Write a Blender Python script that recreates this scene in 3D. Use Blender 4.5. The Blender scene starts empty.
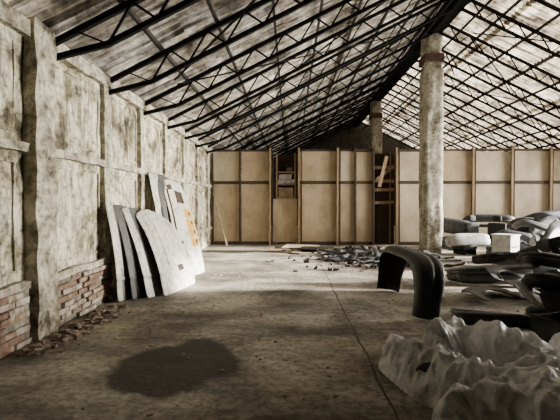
import bpy, bmesh, math, random
from mathutils import Vector, Matrix, noise, Euler
random.seed(7)
C=bpy.context.scene.collection
WX=-3.04; RX=12.2; YB=15.6; YF=29.0; Y0=-3.0
EZ=3.7; RIDX=4.6; RIDZ=7.5
SL=(RIDZ-EZ)/(RIDX-WX)

# ---------------- materials ----------------
def mat(name, stops, scale=3, detail=8, rough=.85, bump=.3, bscale=25, metal=0, spec=.3, dist=0.0, stretch=(1,1,1), transl=0, transp=0, bdist=.02, coat=0, speck=None, streak=None):
    m=bpy.data.materials.new(name); m.use_nodes=True
    nt=m.node_tree; N=nt.nodes; L=nt.links
    b=N['Principled BSDF']; out=N['Material Output']
    tc=N.new('ShaderNodeTexCoord'); mp=N.new('ShaderNodeMapping'); mp.inputs['Scale'].default_value=stretch
    L.new(tc.outputs['Object'],mp.inputs['Vector'])
    n=N.new('ShaderNodeTexNoise'); n.inputs['Scale'].default_value=scale; n.inputs['Detail'].default_value=detail
    n.inputs['Roughness'].default_value=.62; n.inputs['Distortion'].default_value=dist
    L.new(mp.outputs[0],n.inputs['Vector'])
    r=N.new('ShaderNodeValToRGB'); el=r.color_ramp.elements
    while len(el)<len(stops): el.new(.5)
    for e,(p,c) in zip(el,stops): e.position=p; e.color=(*c,1)
    L.new(n.outputs['Fac'],r.inputs['Fac'])
    col=r.outputs['Color']
    def mult(sc,lo,hi,a,bb,st=(1,1,1)):
        nonlocal col
        mp2=N.new('ShaderNodeMapping'); mp2.inputs['Scale'].default_value=st; mp2.inputs['Location'].default_value=(3,7,1)
        L.new(tc.outputs['Object'],mp2.inputs['Vector'])
        sp=N.new('ShaderNodeTexNoise'); sp.inputs['Scale'].default_value=sc; sp.inputs['Detail'].default_value=9; sp.inputs['Roughness'].default_value=.7
        L.new(mp2.outputs[0],sp.inputs['Vector'])
        mr=N.new('ShaderNodeMapRange'); mr.inputs[1].default_value=lo; mr.inputs[2].default_value=hi; mr.inputs[3].default_value=a; mr.inputs[4].default_value=bb
        L.new(sp.outputs['Fac'],mr.inputs[0])
        mul=N.new('ShaderNodeMix'); mul.data_type='RGBA'; mul.blend_type='MULTIPLY'; mul.inputs[0].default_value=1
        L.new(col,mul.inputs[6]); L.new(mr.outputs[0],mul.inputs[7]); col=mul.outputs[2]
    if speck: mult(*speck)
    if streak: mult(*streak)
    L.new(col,b.inputs['Base Color'])
    b.inputs['Roughness'].default_value=rough; b.inputs['Metallic'].default_value=metal
    b.inputs['Specular IOR Level'].default_value=spec
    b.inputs['Coat Weight'].default_value=coat
    if bump>0:
        n2=N.new('ShaderNodeTexNoise'); n2.inputs['Scale'].default_value=bscale; n2.inputs['Detail'].default_value=6
        L.new(tc.outputs['Object'],n2.inputs['Vector'])
        bp=N.new('ShaderNodeBump'); bp.inputs['Strength'].default_value=bump; bp.inputs['Distance'].default_value=bdist
        L.new(n2.outputs['Fac'],bp.inputs['Height']); L.new(bp.outputs[0],b.inputs['Normal'])
    last=b.outputs[0]
    if transl>0:
        t=N.new('ShaderNodeBsdfTranslucent'); L.new(col,t.inputs['Color'])
        mx=N.new('ShaderNodeMixShader'); mx.inputs[0].default_value=transl
        L.new(last,mx.inputs[1]); L.new(t.outputs[0],mx.inputs[2]); last=mx.outputs[0]
    if transp>0:
        t=N.new('ShaderNodeBsdfTransparent')
        mx=N.new('ShaderNodeMixShader'); mx.inputs[0].default_value=transp
        L.new(last,mx.inputs[1]); L.new(t.outputs[0],mx.inputs[2]); last=mx.outputs[0]
    L.new(last,out.inputs['Surface'])
    m['col']=col.node.name; m['colout']=col.name
    return m

M={}
M['plaster']=mat('old_limewash_plaster',[(.32,(.035,.028,.018)),(.41,(.17,.145,.09)),(.48,(.40,.365,.25)),(.58,(.60,.56,.43)),(.72,(.70,.66,.53))],scale=1.8,detail=15,bump=1.0,bscale=8,bdist=.07,dist=.6,speck=(9,.37,.52,.35,1.1),streak=(2.2,.37,.55,.40,1.1,(1,3.8,.6)))
M['dark_clad']=mat('dark_end_wall',[(.3,(.02,.018,.014)),(.7,(.07,.06,.05))],scale=2)  # dark mottled tone for both end walls
M['plaster2']=mat('plaster_trim',[(.32,(.07,.058,.04)),(.45,(.31,.28,.205)),(.62,(.60,.56,.44))],scale=4,detail=12,bump=.8,bscale=12,bdist=.04,dist=.3,speck=(11,.37,.53,.42,1.05))
M['concrete']=mat('column_concrete',[(.3,(.10,.085,.06)),(.45,(.30,.275,.21)),(.6,(.48,.45,.37))],scale=3,detail=10,bump=.6,bscale=12,speck=(14,.38,.55,.5,1.05))
M['rust']=mat('rusty_band',[(.3,(.04,.022,.018)),(.7,(.11,.06,.045))],scale=8)
M['b1']=mat('brick_red',[(.35,(.12,.07,.05)),(.55,(.23,.15,.105)),(.7,(.42,.37,.30))],scale=7,bump=.5)
M['b2']=mat('brick_limed',[(.35,(.16,.11,.08)),(.5,(.36,.31,.25)),(.7,(.55,.51,.43))],scale=6,bump=.5)
M['mortar']=mat('mortar',[(.3,(.08,.07,.05)),(.7,(.3,.27,.22))],scale=10)
M['steel']=mat('black_painted_steel',[(.3,(.003,.003,.003)),(.75,(.008,.007,.006))],scale=6,rough=.8,bump=0,spec=.1)
M['purlin']=mat('weathered_purlin',[(.3,(.01,.008,.006)),(.75,(.03,.024,.017))],scale=6,bump=0)
ROOF=dict(scale=1.3,detail=12,bump=.2,dist=.5,speck=(5,.36,.56,.35,1.15),streak=(1.0,.40,.56,.28,1.25,(.5,9,.5)))  # streak paints the corrugation's light and dark bands into the sheet colour
RC=[(.32,(.08,.062,.044)),(.45,(.29,.25,.19)),(.58,(.56,.50,.41)),(.72,(.80,.74,.63))]
M['roof']=mat('asbestos_cement_sheet',RC,transl=.50,**ROOF)
M['roof_block']=mat('light_blocking_sheet',RC,transl=0,**ROOF)  # for unseen near roof, made opaque to keep the foreground floor dark
M['board']=mat('hardboard',[(.3,(.28,.21,.13)),(.5,(.36,.275,.175)),(.72,(.43,.335,.225))],scale=1.3,detail=8,rough=.75,bump=.05,speck=(2.5,.35,.55,.72,1.02,(1,1,.5)))
M['board2']=mat('hardboard_pale',[(.3,(.36,.29,.20)),(.5,(.44,.365,.26)),(.72,(.51,.435,.32))],scale=1.1,detail=8,rough=.75,bump=.05,speck=(2.5,.35,.55,.8,1.02,(1,1,.5)))
M['wood']=mat('raw_pine',[(.3,(.14,.09,.05)),(.7,(.34,.25,.15))],scale=3,stretch=(6,6,.6),bump=.1)
M['wooddark']=mat('dark_timber',[(.3,(.02,.013,.008)),(.7,(.06,.04,.026))],scale=3,stretch=(.6,6,6),bump=.1)
M['cream']=mat('cream_painted_sheet',[(.30,(.16,.14,.10)),(.40,(.50,.48,.41)),(.7,(.68,.66,.60))],scale=2.4,detail=13,rough=.5,bump=.1,speck=(12,.38,.52,.55,1.0))
M['gray']=mat('gray_primer',[(.3,(.03,.03,.028)),(.7,(.10,.098,.09))],scale=3,rough=.5,bump=.1)
M['brown']=mat('brown_felt',[(.3,(.02,.012,.008)),(.7,(.06,.038,.024))],scale=12)
M['yellow']=mat('ochre_label',[(.3,(.46,.26,.04)),(.7,(.56,.34,.06))],scale=8,bump=0)
M['black']=mat('black_bumper_plastic',[(.3,(.010,.011,.012)),(.7,(.030,.031,.033))],scale=5,rough=.55,bump=.12,spec=.35)
M['blackm']=mat('black_textured_plastic',[(.3,(.014,.014,.015)),(.7,(.040,.040,.042))],scale=9,rough=.75,bump=.2,spec=.2)
M['navy']=mat('dark_blue_paint',[(.3,(.010,.018,.028)),(.7,(.022,.034,.048))],scale=5,rough=.6,bump=.02,spec=.25)
M['silver']=mat('silver_paint',[(.3,(.13,.135,.14)),(.7,(.28,.29,.30))],scale=4,rough=.55,bump=.05,metal=.1)
M['white']=mat('white_plastic',[(.3,(.34,.34,.33)),(.7,(.60,.60,.59))],scale=4,rough=.6,bump=.05,speck=(6,.35,.55,.6,1.0))
M['film']=mat('stretch_film',[(.32,(.36,.365,.36)),(.44,(.66,.665,.66)),(.54,(.86,.86,.85)),(.7,(.94,.94,.93))],scale=3.0,detail=8,rough=.25,bump=.9,bscale=18,bdist=.03,spec=.8,dist=1.4,transp=.20,transl=.12)
M['filmb']=mat('black_polythene',[(.3,(.010,.010,.011)),(.62,(.025,.025,.025)),(.75,(.2,.2,.2))],scale=9,rough=.4,bump=.6,bscale=14,spec=.5)
M['card']=mat('cardboard',[(.3,(.18,.13,.08)),(.7,(.36,.29,.20))],scale=4,bump=.1)
M['rubble']=mat('rubble_stone',[(.3,(.10,.07,.055)),(.5,(.24,.175,.13)),(.7,(.42,.38,.33))],scale=15)
M['scrap']=mat('dark_scrap',[(.3,(.012,.011,.010)),(.7,(.05,.045,.04))],scale=15)
M['fabric']=mat('dark_seat_fabric',[(.3,(.012,.012,.013)),(.7,(.035,.035,.036))],scale=20,rough=.95,bump=.3)

def floor_mat():
    m=mat('worn_concrete_floor',[(.31,(.09,.074,.055)),(.43,(.21,.183,.142)),(.54,(.35,.315,.255)),(.70,(.47,.43,.36))],scale=.8,detail=15,rough=.8,bump=.5,bscale=20,dist=.6,spec=.3,speck=(13,.37,.58,.46,1.1),streak=(1.1,.40,.58,.48,1.1,(.5,1.2,1)))
    nt=m.node_tree;N=nt.nodes;L=nt.links
    b=N['Principled BSDF']; colout=N[m['col']].outputs[2]
    tc=N.new('ShaderNodeTexCoord'); sx=N.new('ShaderNodeSeparateXYZ')
    nz=N.new('ShaderNodeTexNoise'); nz.inputs['Scale'].default_value=1.5; nz.inputs['Detail'].default_value=6
    L.new(tc.outputs['Object'],nz.inputs['Vector'])
    L.new(tc.outputs['Object'],sx.inputs[0])
    def mt(op,*a):
        n=N.new('ShaderNodeMath'); n.operation=op
        for i,v in enumerate(a):
            if isinstance(v,(int,float)): n.inputs[i].default_value=v
            else: L.new(v,n.inputs[i])
        return n.outputs[0]
    nzc=mt('SUBTRACT',nz.outputs['Fac'],.5)
    wob=mt('MULTIPLY',nzc,.10)
    def joint(axis,off,per,w):
        v=mt('ADD',mt('SUBTRACT',axis,off),wob)
        return mt('LESS_THAN',mt('ABSOLUTE',mt('PINGPONG',v,per/2)),w)
    j=mt('MAXIMUM',joint(sx.outputs['X'],.8,5.2,.011),joint(sx.outputs['Y'],8.9,6.0,.010))
    mx=N.new('ShaderNodeMix'); mx.data_type='RGBA'
    L.new(j,mx.inputs[0]); L.new(colout,mx.inputs[6]); mx.inputs[7].default_value=(.05,.044,.036,1)
    dx=mt('DIVIDE',mt('ADD',sx.outputs['X'],1.13),.64); dy=mt('DIVIDE',mt('SUBTRACT',sx.outputs['Y'],4.0),.66)
    d=mt('SQRT',mt('ADD',mt('MULTIPLY',dx,dx),mt('MULTIPLY',dy,dy)))
    d=mt('ADD',d,mt('MULTIPLY',nzc,1.3))
    mr=N.new('ShaderNodeMapRange'); mr.interpolation_type='SMOOTHSTEP'
    mr.inputs[1].default_value=.88; mr.inputs[2].default_value=1.08; mr.inputs[3].default_value=.88; mr.inputs[4].default_value=0
    L.new(d,mr.inputs[0])
    mx2=N.new('ShaderNodeMix'); mx2.data_type='RGBA'
    L.new(mr.outputs[0],mx2.inputs[0]); L.new(mx.outputs[2],mx2.inputs[6]); mx2.inputs[7].default_value=(.016,.014,.012,1)
    L.new(mx2.outputs[2],b.inputs['Base Color'])
    return m
M['floor']=floor_mat()

# ---------------- mesh helpers ----------------
class MB:
    def __init__(s): s.v=[];s.f=[];s.m=[]
    def box(s,x0,x1,y0,y1,z0,z1,mi=0,jit=0):
        b=len(s.v)
        for z in(z0,z1):
            for x,y in((x0,y0),(x1,y0),(x1,y1),(x0,y1)):
                s.v.append((x+random.uniform(-jit,jit),y+random.uniform(-jit,jit),z+random.uniform(-jit,jit)))
        for f in((3,2,1,0),(4,5,6,7),(0,1,5,4),(1,2,6,5),(2,3,7,6),(3,0,4,7)):
            s.f.append([b+i for i in f]); s.m.append(mi)
    def bar(s,p,q,w,h=None,mi=0,n=4):
        p=Vector(p);q=Vector(q);d=(q-p).normalized();h=h or w
        up=Vector((0,0,1)) if abs(d.z)<.95 else Vector((1,0,0))
        a=d.cross(up).normalized(); c=a.cross(d).normalized()
        b=len(s.v)
        for e in(p,q):
            for i in range(n):
                t=2*math.pi*(i+.5)/n; k=math.sqrt(2) if n==4 else 1
                s.v.append(tuple(e+a*math.cos(t)*w/2*k+c*math.sin(t)*h/2*k))
        for i in range(n):
            j=(i+1)%n; s.f.append([b+i,b+j,b+n+j,b+n+i]); s.m.append(mi)
        s.f.append([b+i for i in range(n)][::-1]); s.m.append(mi)
        s.f.append([b+n+i for i in range(n)]); s.m.append(mi)
    def grid(s,P,mi=0,skip=None,mf=None):
        nu=len(P);nv=len(P[0]);b=len(s.v)
        for r in P:
            for p in r: s.v.append(tuple(p))
        for i in range(nu-1):
            for j in range(nv-1):
                if skip and skip(i,j): continue
                s.f.append([b+i*nv+j,b+(i+1)*nv+j,b+(i+1)*nv+j+1,b+i*nv+j+1]); s.m.append(mf(i,j) if mf else mi)
    def obj(s,name,mats,smooth=False,parent=None,solid=0,bevel=0,sub=0,loc=None):
        me=bpy.data.meshes.new(name); me.from_pydata(s.v,[],s.f); 
        for k in mats: me.materials.append(M[k])
        for p,mi in zip(me.polygons,s.m): p.material_index=mi; p.use_smooth=smooth
        bm=bmesh.new(); bm.from_mesh(me)
        lo=[v for v in bm.verts if not v.link_faces]
        if lo: bmesh.ops.delete(bm,geom=lo,context='VERTS')
        bmesh.ops.recalc_face_normals(bm,faces=bm.faces); bm.to_mesh(me); bm.free()
        me.update()
        o=bpy.data.objects.new(name,me); C.objects.link(o)
        if parent: o.parent=parent
        if solid: md=o.modifiers.new('s','SOLIDIFY'); md.thickness=solid; md.offset=0
        if bevel: md=o.modifiers.new('b','BEVEL'); md.width=bevel; md.segments=2; md.limit_method='ANGLE'
        if sub: md=o.modifiers.new('u','SUBSURF'); md.levels=sub; md.render_levels=sub
        return o

# ---------------- floor ----------------
b=MB(); b.box(WX-.3,RX+.3,Y0-.3,YF+.3,-.2,0); b.obj('floor',['floor'])

# ---------------- left wall ----------------
b=MB()
nu,nv=360,60
P=[]
for i in range(nu):
    y=Y0+(YF-Y0)*i/(nu-1); row=[]
    for j in range(nv):
        z=(EZ+.1)*j/(nv-1)
        d=noise.noise(Vector((y*1.3,z*1.3,0)))*.03+noise.noise(Vector((y*5,z*5,3)))*.012
        if noise.noise(Vector((y*1.7+9,z*1.7,5)))>.28: d-=.02
        row.append((WX+d,y,z))
    P.append(row)
b.grid(P)
b.box(WX-.3,WX-.06,Y0,YF,0,EZ+.1)
wl=b.obj('wall_left',['plaster'],smooth=True)
def rough_box(b,x0,x1,y0,y1,z0,z1,seg=.12,mi=0,amp=.015,seed=0):
    ny=max(1,int((y1-y0)/seg)); nz=max(1,int((z1-z0)/seg))
    def w(x,y,z):
        n=noise.noise_vector(Vector((x*3+seed,y*3,z*3)))*amp
        return (x+n.x,y+n.y,z+n.z)
    ys=[y0+(y1-y0)*i/ny for i in range(ny+1)]; zs=[z0+(z1-z0)*i/nz for i in range(nz+1)]
    b.grid([[w(x1,y,z) for z in zs] for y in ys],mi)
    for y in(y0,y1): b.grid([[w(x,y,z) for z in zs] for x in(x0,x1)],mi)
    for z in(z0,z1): b.grid([[w(x,y,z) for y in ys] for x in(x0,x1)],mi)
b=MB()
pil=[-1.5,.1,1.7,3.3]+[6.6,8.2,9.8,11.5,13.2,14.9]
rough_box(b,WX-.02,WX+.15,4.62,5.02,0,EZ,seed=3,amp=.035)
o=b.obj('trim_1',['plaster2'],smooth=True); 
k=2
for y in pil:
    b=MB(); rough_box(b,WX-.02,WX+.075,y-.09,y+.09,.66,EZ-.1,seed=y,amp=.016); b.obj('trim_%d'%k,['plaster2'],smooth=True); k+=1
b=MB()
rough_box(b,WX-.02,WX+.085,Y0,YB-.1,2.18,2.28,seed=5,amp=.02)
rough_box(b,WX-.02,WX+.09,Y0,YB-.1,.62,.71,seed=6,amp=.025)
rough_box(b,WX-.02,WX+.10,Y0,YB-.1,EZ-.22,EZ-.04,seed=7)
b.obj('trim_%d'%k,['plaster2'],smooth=True); k+=1
b=MB()
ed=[3.3,4.62,5.02,6.6,8.2,9.8,11.5,13.2,14.9]
for a,c in zip(ed[:-1],ed[1:]):
    if a==4.62: continue
    a2=a+.16;c2=c-.16
    for z0,z1 in((.82,2.08),(2.38,3.40)):
        t=.03
        for (ya,yb,za,zb) in((a2,c2,z1-t,z1),(a2,c2,z0,z0+t),(a2,a2+t,z0,z1),(c2-t,c2,z0,z1)):
            rough_box(b,WX-.02,WX+.015,ya,yb,za,zb,seed=a,amp=.022)
b.obj('trim_%d'%k,['plaster'],smooth=True)
# brick plinth
b=MB(); b.box(WX+.035,WX+.06,1.2,4.60,0,.62,2); b.box(WX+.035,WX+.06,5.04,6.72,0,.62,2)
for r in range(8):
    y=1.2+(r%2)*.13
    while y<6.7:
        if not(4.38<y<5.03) and random.random()>.08:
            dx=random.uniform(.075,.12)
            b.box(WX+.04,WX+dx,y+.006,min(y+.245,6.72),r*.078+.006,r*.078+.070,0 if random.random()<.4 else 1,jit=.007)
        y+=.26
b.obj('brick_plinth',['b1','b2','mortar'],bevel=.006)
def rubble(name,n,fx,fs,m):
    bb=MB()
    for i in range(n):
        x,y=fx(); s=fs()
        sx,sy,sz=[s*random.uniform(.6,1.3) for _ in range(3)]
        bs=len(bb.v); bb.box(x-sx,x+sx,y-sy,y+sy,-.002,sz*1.1,0,jit=s*.35)
        a=random.random()*6.28
        for q in range(bs,bs+8):
            vx,vy,vz=bb.v[q]; vx-=x;vy-=y
            bb.v[q]=(x+vx*math.cos(a)-vy*math.sin(a),y+vx*math.sin(a)+vy*math.cos(a),max(vz,.0))
    return bb.obj(name,[m])
rubble('brick_rubble',200,lambda:(WX+.2+abs(random.gauss(0,.2)),random.uniform(4.2,6.2)),lambda:random.choice([.012,.018,.025,.04]),'rubble')
rubble('floor_debris',600,lambda:(random.uniform(WX+1.3,3.6),random.uniform(2.6,15)),lambda:random.choice([.005,.007,.010,.014]),'rubble')
rubble('scrap_fragments',260,lambda:(random.gauss(2.2,1.1),random.uniform(9.5,14.8)),lambda:random.choice([.015,.025,.04,.06]),'scrap')

# ---------------- other walls ----------------
b=MB()
W0,W1=7.4,14.8
b.box(RX,RX+.3,Y0,W0,0,EZ)
b.box(RX,RX+.3,W0,W1,0,1.1);b.box(RX,RX+.3,W0,W1,3.45,EZ)
b.box(RX,RX+.3,W1,YF,0,EZ)
b.obj('wall_right',['plaster'])
def win(name,a,c,n):
    b=MB()
    for i in range(n+1):
        y=a+.03+(c-a-.06)*i/n; b.bar((RX+.15,y,1.1),(RX+.15,y,3.43),.04)
    for z in(1.13,2.3,3.42): b.bar((RX+.15,a,z),(RX+.15,c,z),.04)
    b.obj(name,['steel'])
win('window_1',W0,W1,6)
def gable(name,y0,y1,m):
    pts=[(WX-.3,0),(RX+.3,0),(RX+.3,EZ-.1),(RIDX,RIDZ+.02),(WX-.3,EZ-.1)]
    bb=MB(); 
    for y in(y0,y1):
        for x,z in pts: bb.v.append((x,y,z))
    bb.f=[[0,1,2,3,4],[9,8,7,6,5]]+[[i,(i+1)%5,5+(i+1)%5,5+i] for i in range(5)]; bb.m=[0]*7
    bb.obj(name,[m])
gable('wall_far',YF,YF+.3,'dark_clad'); gable('wall_behind',Y0-.3,Y0,'dark_clad')

# ---------------- partition ----------------
b=MB()
def xr(px): return (px-290)/410*YB
left=[(210,240),(241,269),(298,336),(338,354),(355,373)]
right=[(396,432),(433,469),(471,507),(509,545),(546,583),(584,611)]
for grp in(left,right):
    for a,c in grp:
        x0=xr(a)+.015;x1=xr(c)-.01
        x0=max(x0,WX+.03);x1=min(x1,RX-.01)
        dy=random.uniform(0,.025)
        top=3.58+random.uniform(-.06,.06)
        b.box(x0,x1,YB+dy,YB+dy+.02,.10,2.33,0 if grp is left else 1)
        b.box(x0,x1,YB+random.uniform(0,.025),YB+.045,2.41,top,1 if random.random()<.6 else 0)
b.box(xr(273),xr(297),YB+.06,YB+.08,.10,1.75,0)
b.obj('wall_back',['board','board2'])
b=MB()
for px,w,mi in((212,.10,1),(240,.08,1),(270,.14,0),(299,.13,0),(337,.12,0),(355,.07,1),(373,.12,1),(396,.12,0),(433,.07,1),(470,.14,0),(508,.12,0),(545,.15,0),(583,.1,0)):
    x=max(xr(px),WX+.1); l=random.uniform(-.02,.02)
    b.bar((x,YB-.04,0),(x+l,YB-.04,3.68),w,.07,mi)
    if mi==0: b.bar((x+.10,YB-.02,0),(x+.10+l,YB-.02,3.62),.05,.035,1)
for x0,x1 in((WX+.05,xr(272)),(xr(298),xr(374)),(xr(395),RX-.02)):
    b.box(x0,x1,YB-.03,YB+.0,2.31,2.43,1); b.box(x0,x1,YB-.03,YB+.02,0,.13,1); b.box(x0,x1,YB-.03,YB+.06,3.55,3.62,1)
b.obj('trim_30',['wood','wooddark'])
def shelf(name,x0,x1,y0,y1,items):
    e=bpy.data.objects.new(name,None); C.objects.link(e)
    bb=MB()
    for x in(x0+.03,x1-.03):
        for y in(y0+.03,y1-.03): bb.bar((x,y,0),(x,y,3.5),.05)
    for z in(.5,1.75,2.28,2.75): bb.box(x0,x1,y0,y1,z,z+.05)
    bb.obj('frame',['wood'],parent=e)
    bb=MB()
    bb.box(x0,x1,y1,y1+.02,0,3.5,2)
    for (a,c,z0,z1,mi) in items: bb.box(x0+a,x0+c,y0+.08,y1-.08,z0,z1,mi,jit=.015)
    bb.obj('goods',['white','card','wooddark','gray'],parent=e)
shelf('wooden_shelf',-.54,.22,YB+.10,YB+.6,[(.1,.66,1.8,2.2,1),(.08,.7,2.33,2.5,0),(.12,.6,2.52,2.7,0),(.4,.62,2.8,2.95,3)])
b=MB()
b.box(3.22,4.02,YB+.34,YB+.36,0,3.5,0)  # dark sheet standing in for the shade inside the opening
for i,(x,z0,z1) in enumerate(((3.35,.0,3.4),(3.85,.0,3.5))): b.bar((x,YB+.3,z0),(x,YB+.3,z1),.07,.04,i)
for z in(1.6,2.1,2.45,2.95): b.bar((3.25,YB+.2,z),(3.98,YB+.22,z+random.uniform(-.08,.08)),.04,.12,i%2)
b.bar((3.3,YB+.1,2.5),(3.85,YB+.15,2.9),.05,.1,1)
b.bar((3.35,YB-.1,2.2),(3.62,YB-.1,3.35),.05,.12,1)
b.obj('timber_framing',['wooddark','wood'])
b=MB(); b.bar((-2.30,14.9,.03),(-2.9,15.45,1.95),.06,.03); b.obj('wooden_plank',['wood'])

# ---------------- roof ----------------
def roof(name,sgn):
    bb=MB(); rows=5
    xe=WX-.35 if sgn<0 else RX+.35
    per=.18; n=int((YF-Y0)/.03)
    for r in range(rows):
        t0=r/rows-.01; t1=(r+1)/rows+.012
        ends=[]
        for t,dz in((t0,.0),(t1,-.035)):
            x=xe+(RIDX-xe)*min(t,1); z=RIDZ-SL*abs(RIDX-x)+dz+.04
            ends.append((x,z))
        P=[]
        for i in range(n+1):
            y=Y0+(YF-Y0)*i/n; wv=math.sin(2*math.pi*y/per+r*.6)*.03
            sag=noise.noise(Vector((y*.4,r*3,sgn)))*.02
            P.append([(ends[0][0],y,ends[0][1]+wv+sag),(ends[1][0],y,ends[1][1]+wv+sag)])
        bb.grid(P,mf=lambda i,j:1 if Y0+(YF-Y0)*i/n<5.0 else 0)  # near bays, out of view, block the sky light
    bb.obj(name,['roof','roof_block'],smooth=True)
roof('ceiling_left',-1); roof('ceiling_right',1)
b=MB()
for s in(-1,1):
    tot=RIDX-WX
    for i in range(9):
        d=.05+tot*i/8.4*.99
        x=RIDX+s*(tot-d); z=RIDZ-SL*(tot-d)-.07
        b.bar((x,Y0,z),(x,YF,z),.05,.07)
b.obj('roof_purlins',['purlin'])
b=MB(); b.box(RIDX-.14,RIDX+.14,Y0,YF,RIDZ-.55,RIDZ-.12); 
for s in (-1,1):
    b.bar((RIDX+s*.5,Y0,RIDZ-.75),(RIDX+s*.5,YF,RIDZ-.75),.05)
b.obj('ridge_beam',['steel'])
bb=MB()
for s in(-1,1):
    def T(d,off): return (RIDX+s*d,0,RIDZ-SL*d-off)
    D=RIDX-WX-.02
    bb.bar(T(0,.14),T(D,.14),.07)
    bb.bar(T(0.1,.50),T(D-.75,.50),.065)
    bb.bar(T(D-.75,.50),(RIDX+s*D,0,EZ-.30),.065)
    bb.bar((RIDX+s*D,0,EZ-.32),(RIDX+s*D,0,EZ-.05),.04)
    n=11; st=(D-.75-.1)/n
    for i in range(n):
        a=.1+st*i
        bb.bar(T(a,.50),T(a+st/2,.14),.028); bb.bar(T(a+st/2,.14),T(a+st,.50),.028)
    bb.bar(T(D-.75,.50),T(D-.35,.14),.02)
me=None; y=1.8-3.2-1.6
while y<28.5:
    if y>Y0+.1:
        if me is None: o=bb.obj('roof_truss',['steel']); me=o.data
        else: o=bpy.data.objects.new('roof_truss',me); C.objects.link(o)
        o.location.y=y+.1
    y+=1.6
b=MB()
for s in(-1,1):
    for yy in range(-2,28,5):
        d0,d1=1.0,6.8
        b.bar((RIDX+s*d0,yy,RIDZ-SL*d0-.18),(RIDX+s*d1,yy+4.8,RIDZ-SL*d1-.18),.03)
        b.bar((RIDX+s*d1,yy,RIDZ-SL*d1-.2),(RIDX+s*d0,yy+4.8,RIDZ-SL*d0-.2),.03)
b.obj('roof_bracing',['steel'])

# ---------------- columns ----------------
def column(y):
    e=bpy.data.objects.new('concrete_column',None); C.objects.link(e)
    bb=MB(); n=60;seg=32
    P=[]
    for j in range(n+1):
        z=6.95*j/n; hw=.30 if z<5.9 else .26
        row=[]
        for i in range(seg+1):
            t=2*math.pi*i/seg+.1
            c=math.cos(t);s_=math.sin(t); k=1/max(abs(c),abs(s_)); k=min(k,1.36)
            nn=noise.noise(Vector((c*1.5,s_*1.5+y,z*1.5)))*.03+noise.noise(Vector((c*3,s_*3+y,z*5)))*.014
            row.append((RIDX-.05+(hw+nn)*c*k,y+(hw+nn)*s_*k,z))
        P.append(row)
    bb.grid(P); bb.obj('shaft',['concrete'],smooth=True,parent=e)
    bb=MB(); bb.box(RIDX-.36,RIDX+.26,y-.31,y+.31,6.05,6.32,0,jit=.02); bb.box(RIDX-.3,RIDX+.2,y-.2,y+.2,6.95,7.0,0)
    bb.obj('band',['rust'],parent=e,bevel=.02)
    bb=MB(); bb.bar((RIDX+.3,y-.3,6.3),(RIDX+.55,y-.35,5.6),.03); bb.bar((RIDX+.3,y-.3,5.3),(RIDX+.5,y-.4,5.25),.04)
    bb.obj('brackets',['steel'],parent=e)
for y in(13.4,22.0): column(y)

# ---------------- leaning body panels ----------------
def panel(name,BL,BR,TL,TR,m,bulge=.05,patches=(),crease=True,thick=.006,cr=.03,topdrop=.0,tl=0.0):
    BL,BR,TL,TR=[Vector(v) for v in(BL,BR,TL,TR)]
    nrm=(BR-BL).cross(TL-BL).normalized()
    if nrm.x<0: nrm=-nrm
    nu,nv=72,72; P=[]
    for i in range(nu+1):
        u=i/nu*2-1;row=[]
        for j in range(nv+1):
            v=j/nv*2-1
            k=1-cr*abs(v)**16; k2=1-cr*abs(u)**14
            uu=u*k*(1-.03*(v+1)); vv=v*k2
            if v>0:
                vv-=topdrop*v*((u+1)/2)**2.2*2
                vv-=tl*v*((1-u)/2)**6
            p=(BL*(1-uu)*(1-vv)+BR*(1+uu)*(1-vv)+TL*(1-uu)*(1+vv)+TR*(1+uu)*(1+vv))/4
            h=bulge*(1-u*u)+bulge*1.6*(1-v*v)
            if crease:
                h+=.026*min(1,max(0,(abs(u)-.40+.12*v)/.05))
                h-=.015*min(1,max(0,(abs(u)-.80)/.03))
                h+=.012*(abs(v+.55)<.03)
            row.append(p+nrm*h)
        P.append(row)
    mn=min(q.z for r in P for q in r)
    for r in P:
        for q in r: q.z-=mn-thick/2
    bb=MB()
    def mf(i,j):
        u=i/nu;v=j/nv
        for (u0,u1,v0,v1,mi) in patches:
            if u0<=u<u1 and v0<=v<v1: return mi
        return 0
    bb.grid(P,mf=mf)
    return bb.obj(name,[m,'brown','yellow','gray'],smooth=True,solid=thick)
panel('car_hood',(-2.16,6.92,0),(-1.90,8.15,0),(-2.74,6.98,1.50),(-2.50,8.35,1.50),'cream',patches=((.45,.62,.20,.27,1),(.80,.90,.50,.56,1),(.2,.22,.3,.8,3)),topdrop=.30,bulge=.06,tl=.12)
panel('car_hood',(-2.38,6.74,0),(-2.05,8.0,0),(-2.84,6.74,1.52),(-2.66,8.1,1.52),'cream',bulge=.035,topdrop=.25,patches=((.12,1,0,1,3),))
panel('car_hood',(-2.58,6.60,0),(-2.22,8.0,0),(-2.89,6.56,1.54),(-2.74,8.0,1.54),'gray',bulge=.03,topdrop=.2,tl=.1)
panel('car_hood',(-2.76,6.45,0),(-2.4,7.9,0),(-2.93,6.36,1.57),(-2.82,7.9,1.57),'cream',bulge=.03,topdrop=.15,patches=((.10,1,0,1,3),))
pb=((.40,.70,.74,.88,1),(.10,.30,.88,.94,1),
    (.74,.84,.60,.64,1),(.76,.86,.50,.54,1),(.78,.88,.40,.44,1),(.80,.88,.30,.34,1),
    (.58,.96,.57,.67,2),(.58,.96,.47,.56,2),(.60,.96,.37,.46,2),(.62,.96,.27,.36,2),(.08,.12,.1,.9,1))
panel('car_tailgate',(-2.30,8.5,0),(-1.97,9.42,0),(-2.82,8.80,2.14),(-2.66,9.95,2.14),'cream',patches=pb,bulge=.035,topdrop=.10,tl=.08)
panel('car_tailgate',(-2.46,8.5,0),(-2.16,9.6,0),(-2.88,8.55,2.22),(-2.76,9.9,2.20),'gray',bulge=.03,topdrop=.1)
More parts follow.
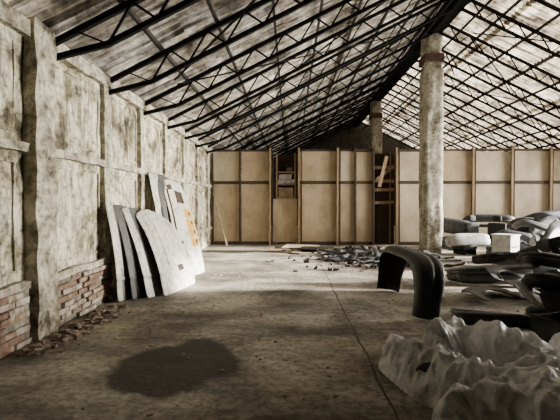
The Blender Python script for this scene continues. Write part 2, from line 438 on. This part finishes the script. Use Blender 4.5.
panel('car_tailgate',(-2.62,8.4,0),(-2.36,9.6,0),(-2.92,8.30,2.24),(-2.84,9.7,2.24),'cream',bulge=.03,topdrop=.06)

# ---------------- bumpers ----------------
def bumper_mesh(W,D,H,grille=True,pw=.5):
    nu,nv=64,18;P=[];bb=MB()
    for i in range(nu+1):
        u=i/nu*2-1; t=u*math.pi/2
        sx=math.copysign(abs(math.sin(t))**pw,math.sin(t)); cy=abs(math.cos(t))**pw
        row=[]
        for j in range(nv+1):
            v=j/nv
            s=1-.16*max(0,(v-.86)/.14)-.10*max(0,(.12-v)/.12)+.035*math.sin(math.pi*v)
            s-=.03*math.exp(-((v-.58)/.05)**2)
            row.append(Vector((W/2*sx*s,-D*cy*(s if s<1 else 1+(s-1)*1.5),H*(v-.5)*(1-.25*abs(u)**3))))
        P.append(row)
    def skip(i,j):
        if not grille: return False
        u=abs((i+.5)/nu*2-1);v=(j+.5)/nv
        return (u<.36 and .2<v<.40) or (.52<u<.64 and .2<v<.38)
    bb.grid(P,skip=skip)
    return bb
def put(o,R,loc,z0=0.0):
    me=o.data
    me.transform(R.to_4x4())
    mn=min(v.co.z for v in me.vertices)
    o.location=(loc[0],loc[1],z0-mn+.008)
    return o
def bumper(loc,rot,mt='black',W=1.7,D=.45,H=.5,z0=0,grille=True,name='car_bumper',pw=.5):
    o=bumper_mesh(W,D,H,grille,pw).obj(name,[mt],smooth=True,solid=.014)
    return put(o,Euler([math.radians(a) for a in rot],'XYZ').to_matrix(),loc,z0)
o=bumper_mesh(1.90,.80,.50,False,.45).obj('car_bumper',['black'],smooth=True,solid=.016)
R=Matrix(((0,0,1),(1,0,0),(0,-1,0)))
R=Matrix.Rotation(math.radians(4),3,'Z')@Matrix.Rotation(math.radians(8),3,'Y')@R
put(o,R,(1.80,6.5),0)

def fender(loc,rot,mt,z0=0,L=1.1,H=.62):
    """front wing: curved sheet with wheel-arch cut-out and rolled top"""
    nu,nv=48,24;P=[];bb=MB()
    for i in range(nu+1):
        x=-L/2+L*i/nu; row=[]
        r=.36; xc=-.02
        lo=math.sqrt(max(0,r*r-(x-xc)**2)) if abs(x-xc)<r else 0
        top=H*(1-.25*max(0,(-x-.2)/(L/2-.2))**2)-.06*max(0,(x-.3)/.3)
        for j in range(nv+1):
            v=j/nv; z=lo+(top-lo)*v
            y=.16*max(0,v-.7)**1.4*2.4-.03*math.exp(-((v)/.08)**2)
            row.append(Vector((x,y,z)))
        P.append(row)
    bb.grid(P)
    o=bb.obj('car_fender',[mt],smooth=True,solid=.008)
    return put(o,Euler([math.radians(a) for a in rot],'XYZ').to_matrix(),loc,z0)

bl=[
 ((4.1,8.6),(-8,0,12),'black',1.8,.55,.34,0,False),
 ((4.3,8.3),(-14,4,20),'blackm',1.6,.5,.22,.30,False),
 ((5.7,9.0),(-5,0,-20),'black',1.7,.5,.45,0,False),
 ((5.5,8.3),(-20,18,30),'blackm',1.6,.45,.26,.25,False),
 ((5.5,8.9),(-30,22,-5),'silver',1.5,.35,.14,.50,False),
 ((4.9,7.1),(-15,0,-30),'black',1.6,.5,.30,0,True),
 ((4.8,7.3),(-20,10,-10),'black',1.5,.42,.24,.24,False),
 ((2.62,5.35),(-20,0,-12),'black',.95,.30,.16,0,False),
 ((2.80,5.75),(-12,0,-25),'silver',1.0,.3,.10,.0,False),
 ((3.85,5.9),(-15,-6,25),'black',1.4,.42,.26,.0,False),
 ((3.9,5.6),(-15,10,-20),'blackm',1.3,.4,.22,.22,False),
 ((5.05,11.9),(-20,0,8),'white',1.2,.35,.34,.35,False),
 ((6.3,11.4),(0,0,-5),'black',1.7,.5,.5,0,True),
 ((6.6,10.4),(-12,8,-20),'black',1.6,.5,.4,.0,False),
 ((6.6,10.6),(-20,-16,10),'blackm',1.4,.4,.16,.32,False),
 ((7.3,12.1),(-10,0,10),'blackm',1.7,.45,.45,.1,False),
 ((7.4,13.3),(0,0,15),'black',1.7,.5,.55,0,True),
 ((8.1,13.4),(-10,6,-15),'black',1.8,.5,.5,.5,False),
 ((8.9,13.5),(-15,0,30),'navy',1.6,.5,.5,.2,True),
 ((8.6,14.1),(-10,-6,10),'navy',1.6,.5,.4,.85,False),
 ((6.9,14.5),(-10,0,-10),'black',1.6,.4,.45,.75,True),
 ((5.7,14.4),(0,0,30),'blackm',1.5,.5,.5,0,True),
 ((5.6,14.3),(0,8,-20),'blackm',1.3,.5,.5,.5,False),
]
for (lo,ro,mt_,W,D,H,z0,g) in bl: bumper(lo,ro,mt_,W,D,H,z0,g)
fl=[((4.2,7.6),(-60,12,20),'black',.0),((4.6,7.9),(-50,-25,-30),'blackm',.12),((5.0,7.7),(-35,28,10),'blackm',.2),
    ((5.3,7.9),(-25,-30,40),'black',.3),((4.5,6.7),(-55,20,-15),'blackm',.05),((5.0,6.4),(-30,-20,25),'black',.1),
    ((3.5,6.6),(-75,5,30),'black',.0),((3.3,5.1),(-55,20,30),'black',.03),((3.7,4.9),(-40,-18,-25),'blackm',.1),
    ((4.2,5.4),(-35,25,10),'silver',.2),((6.1,8.6),(-25,30,-20),'black',.4),((6.3,9.6),(-30,-24,15),'white',.3),
    ((5.9,10.8),(-20,10,-10),'black',.2),((7.2,11.4),(-20,-20,20),'blackm',.4),((7.9,12.6),(-15,18,-20),'blackm',.5)]
for (lo,ro,mt_,z0) in fl: fender(lo,ro,mt_,z0)

def seat(x,y,rz,z0=0):
    e=bpy.data.objects.new('car_seat',None); C.objects.link(e)
    def cush(nm,x0,x1,y0,y1,z0_,z1):
        bb=MB(); bb.box(x0,x1,y0,y1,z0_,z1); return bb.obj(nm,['fabric'],smooth=True,parent=e,bevel=.05)
    cush('cushion',-.26,.26,-.28,.25,.15,.36)
    cush('backrest',-.25,.25,.16,.34,.34,1.0); 
    cush('headrest',-.13,.13,.20,.32,1.04,1.22)
    bb=MB()
    for sx in(-.07,.07): bb.bar((sx,.26,.98),(sx,.26,1.08),.015)
    for sx in(-.2,.2): bb.box(sx-.02,sx+.02,-.26,.24,0,.16)
    bb.obj('rails',['steel'],parent=e)
    e.location=(x,y,z0); e.rotation_euler=(0,0,math.radians(rz))
seat(5.45,12.9,200); seat(6.35,12.7,150)

def obox(name,x,y,w,d,h,rz,m,z0=0,flaps=True,tilt=0):
    bb=MB(); t=.02
    bb.box(-w/2,w/2,-d/2,d/2,0,t); bb.box(-w/2,-w/2+t,-d/2,d/2,0,h); bb.box(w/2-t,w/2,-d/2,d/2,0,h)
    bb.box(-w/2,w/2,-d/2,-d/2+t,0,h); bb.box(-w/2,w/2,d/2-t,d/2,0,h)
    if flaps:
        bb.bar((-w/2,0,h),(-w/2-.12,0,h+.05),d*.95,.01); bb.bar((w/2,0,h),(w/2+.1,0,h-.12),d*.95,.01)
        bb.bar((0,-d/2,h),(0,-d/2-.12,h-.1),w*.95,.01)
    else:
        bb.box(-w/2-.02,w/2+.02,-d/2-.02,d/2+.02,h,h+.03)
        for q in range(3): bb.box(-w/2+.06,w/2-.06,-d/2-.012,-d/2,h*.25+q*h*.2,h*.25+q*h*.2+.03,1)
    o=bb.obj(name,[m,'steel'],bevel=.004); o.location=(x,y,z0); o.rotation_euler=(0,tilt,math.radians(rz))
obox('plastic_crate',5.30,10.2,.42,.46,.80,35,'white',flaps=False)
obox('cardboard_box',2.95,4.45,.5,.42,.36,25,'blackm')

cu=bpy.data.curves.new('rubber_trim_strips','CURVE'); cu.dimensions='3D'; cu.bevel_depth=.024; cu.bevel_resolution=2
for i in range(55):
    sp=cu.splines.new('NURBS'); n=7; sp.points.add(n-1); sp.use_endpoint_u=True; sp.order_u=4
    x=random.uniform(.9,3.4); y=random.uniform(10.2,13.2); a=random.uniform(-.5,.5)
    for q in range(n):
        sp.points[q].co=(x,y,.025+abs(math.sin(q*1.1+i))*random.uniform(0,.14),1)
        a+=random.uniform(-.5,.5); x+=.22*math.cos(a); y+=.22*math.sin(a)
cu.materials.append(M['blackm']); co_=bpy.data.objects.new('rubber_trim_strips',cu); C.objects.link(co_)

# ---------------- heightfield crumpled heaps ----------------
def heap(name,x0,x1,y0,y1,blobs,m,amp=.08,fr=3.5,n=110,seed=0,w=(.8,.32,.14),parent=None):
    bb=MB()
    nx=n;ny=int(n*(y1-y0)/(x1-x0))
    V=[]
    for i in range(nx+1):
        for j in range(ny+1):
            x=x0+(x1-x0)*i/nx;y=y0+(y1-y0)*j/ny; h=0
            wx=x+noise.noise(Vector((x*2,y*2,seed+1)))*.10; wy=y+noise.noise(Vector((x*2,y*2,seed+5)))*.10
            for (cx,cy,a,bw,ang,hh) in blobs:
                dx,dy=wx-cx,wy-cy;c,s=math.cos(ang),math.sin(ang)
                u=(dx*c+dy*s)/a;v=(-dx*s+dy*c)/bw; r=u*u+v*v
                if r<1: h=max(h,hh*(1-r**1.5)**.5*(1-.35*abs(v)))
            if h>0:
                q=Vector((x*fr+seed,y*fr,seed)); q=q+noise.noise_vector(q*.7)*.6
                rn=1-abs(noise.noise(q))*2.4; rn2=1-abs(noise.noise(q*2.3))*2.4; rn3=1-abs(noise.noise(q*5.1))*2.4
                f=min(1,h/.15)
                h=h+f*((rn-.6)*amp*w[0]+(rn2-.6)*amp*w[1]+(rn3-.6)*amp*w[2])
                h=max(h,.004)
            k=noise.noise_vector(Vector((x*fr*1.3,y*fr*1.3,9+seed)))*amp*.6
            V.append((x+k.x,y+k.y,h))
    bb.v=V
    for i in range(nx):
        for j in range(ny):
            f=[i*(ny+1)+j,(i+1)*(ny+1)+j,(i+1)*(ny+1)+j+1,i*(ny+1)+j+1]
            if max(V[q][2] for q in f)>.001: bb.f.append(f); bb.m.append(0)
    return bb.obj(name,[m],smooth=True,parent=parent)
bs=[(1.12,3.70,.50,.24,1.75,.34),(1.50,3.95,.34,.28,.6,.52),(1.38,3.30,.66,.28,2.2,.40),
   (1.95,3.80,.52,.26,2.5,.44),(1.95,3.1,.80,.40,.7,.42),(1.55,2.75,.55,.34,2.6,.34),(2.45,3.45,.5,.3,1.4,.42),(2.2,2.5,.8,.4,.9,.36)]
ew=bpy.data.objects.new('plastic_wrapped_bumpers',None); C.objects.link(ew)
heap('film',.5,3.2,1.8,4.7,bs,'film',amp=.15,fr=1.9,n=260,w=(.75,.40,.28),parent=ew)
heap('bumpers_inside',.5,3.2,1.8,4.7,[(a,c_,d*.86,e*.72,f,g*.72) for (a,c_,d,e,f,g) in bs],'blackm',amp=.04,fr=2.1,n=90,parent=ew)
heap('black_plastic_sheeting',1.0,3.0,10.6,13.4,[(1.5,11.6,.5,.3,.5,.12),(2.0,12.1,.7,.4,-.4,.20),(2.4,12.6,.5,.35,.3,.20),(1.6,12.5,.3,.3,0,.14)],'filmb',amp=.14,fr=3,n=70)
heap('black_plastic_sheeting',2.9,4.2,11.2,12.8,[(3.4,12,.5,.3,.5,.15),(3.8,12.3,.4,.4,-.4,.2)],'filmb',amp=.12,fr=3,n=60,seed=4)
def flat(name,pts,z,m,th=.01):
    bb=MB();n=len(pts)
    for zz in(z,z+th):
        for i,p in enumerate(pts): bb.v.append((p[0],p[1],zz+(i%2)*.03))
    bb.f=[list(range(n))[::-1],list(range(n,2*n))]+[[i,(i+1)%n,n+(i+1)%n,n+i] for i in range(n)]; bb.m=[0]*(n+2)
    return bb.obj(name,[m])
flat('cardboard_sheet',[(-.9,13.6),(.3,12.7),(1.2,13.2),(.2,14.7)],.003,'card')
flat('cardboard_sheet',[(-.3,14.0),(.9,13.9),(1.1,15.0),(-.1,15.1)],.05,'board2')
flat('cardboard_sheet',[(.2,13.2),(1.2,12.9),(1.5,13.8),(.5,14.0)],.10,'brown')

# ---------------- light ----------------
w=bpy.data.worlds.new('World'); bpy.context.scene.world=w; w.use_nodes=True
bg=w.node_tree.nodes['Background']; bg.inputs[0].default_value=(.95,.95,.97,1); bg.inputs[1].default_value=1.35
def area(name,loc,sx,sy,power,rot,spread=180,col=(1,.95,.86)):
    l=bpy.data.lights.new(name,'AREA'); l.shape='RECTANGLE'; l.size=sx;l.size_y=sy;l.energy=power;l.color=col;l.spread=math.radians(spread)
    o=bpy.data.objects.new(name,l); C.objects.link(o); o.location=loc; o.rotation_euler=rot
    return o
area('window_daylight',(RX-.02,(W0+W1)/2,2.28),2.2,W1-W0-.2,1700,(0,math.radians(90),0),spread=72)
sl=bpy.data.lights.new('sun','SUN'); sl.energy=55; sl.angle=math.radians(3); sl.color=(1,.94,.84)
so=bpy.data.objects.new('sun',sl); C.objects.link(so); so.location=(20,10,6); so.rotation_euler=(0,math.radians(90-12),0)

cam=bpy.data.cameras.new('Camera'); co=bpy.data.objects.new('Camera',cam); C.objects.link(co)
cam.sensor_width=36; cam.lens=410/560*36; cam.clip_end=200
co.location=(0,0,1.6); co.rotation_euler=(math.radians(90-1.0),0,math.radians(1.4))
bpy.context.scene.camera=co
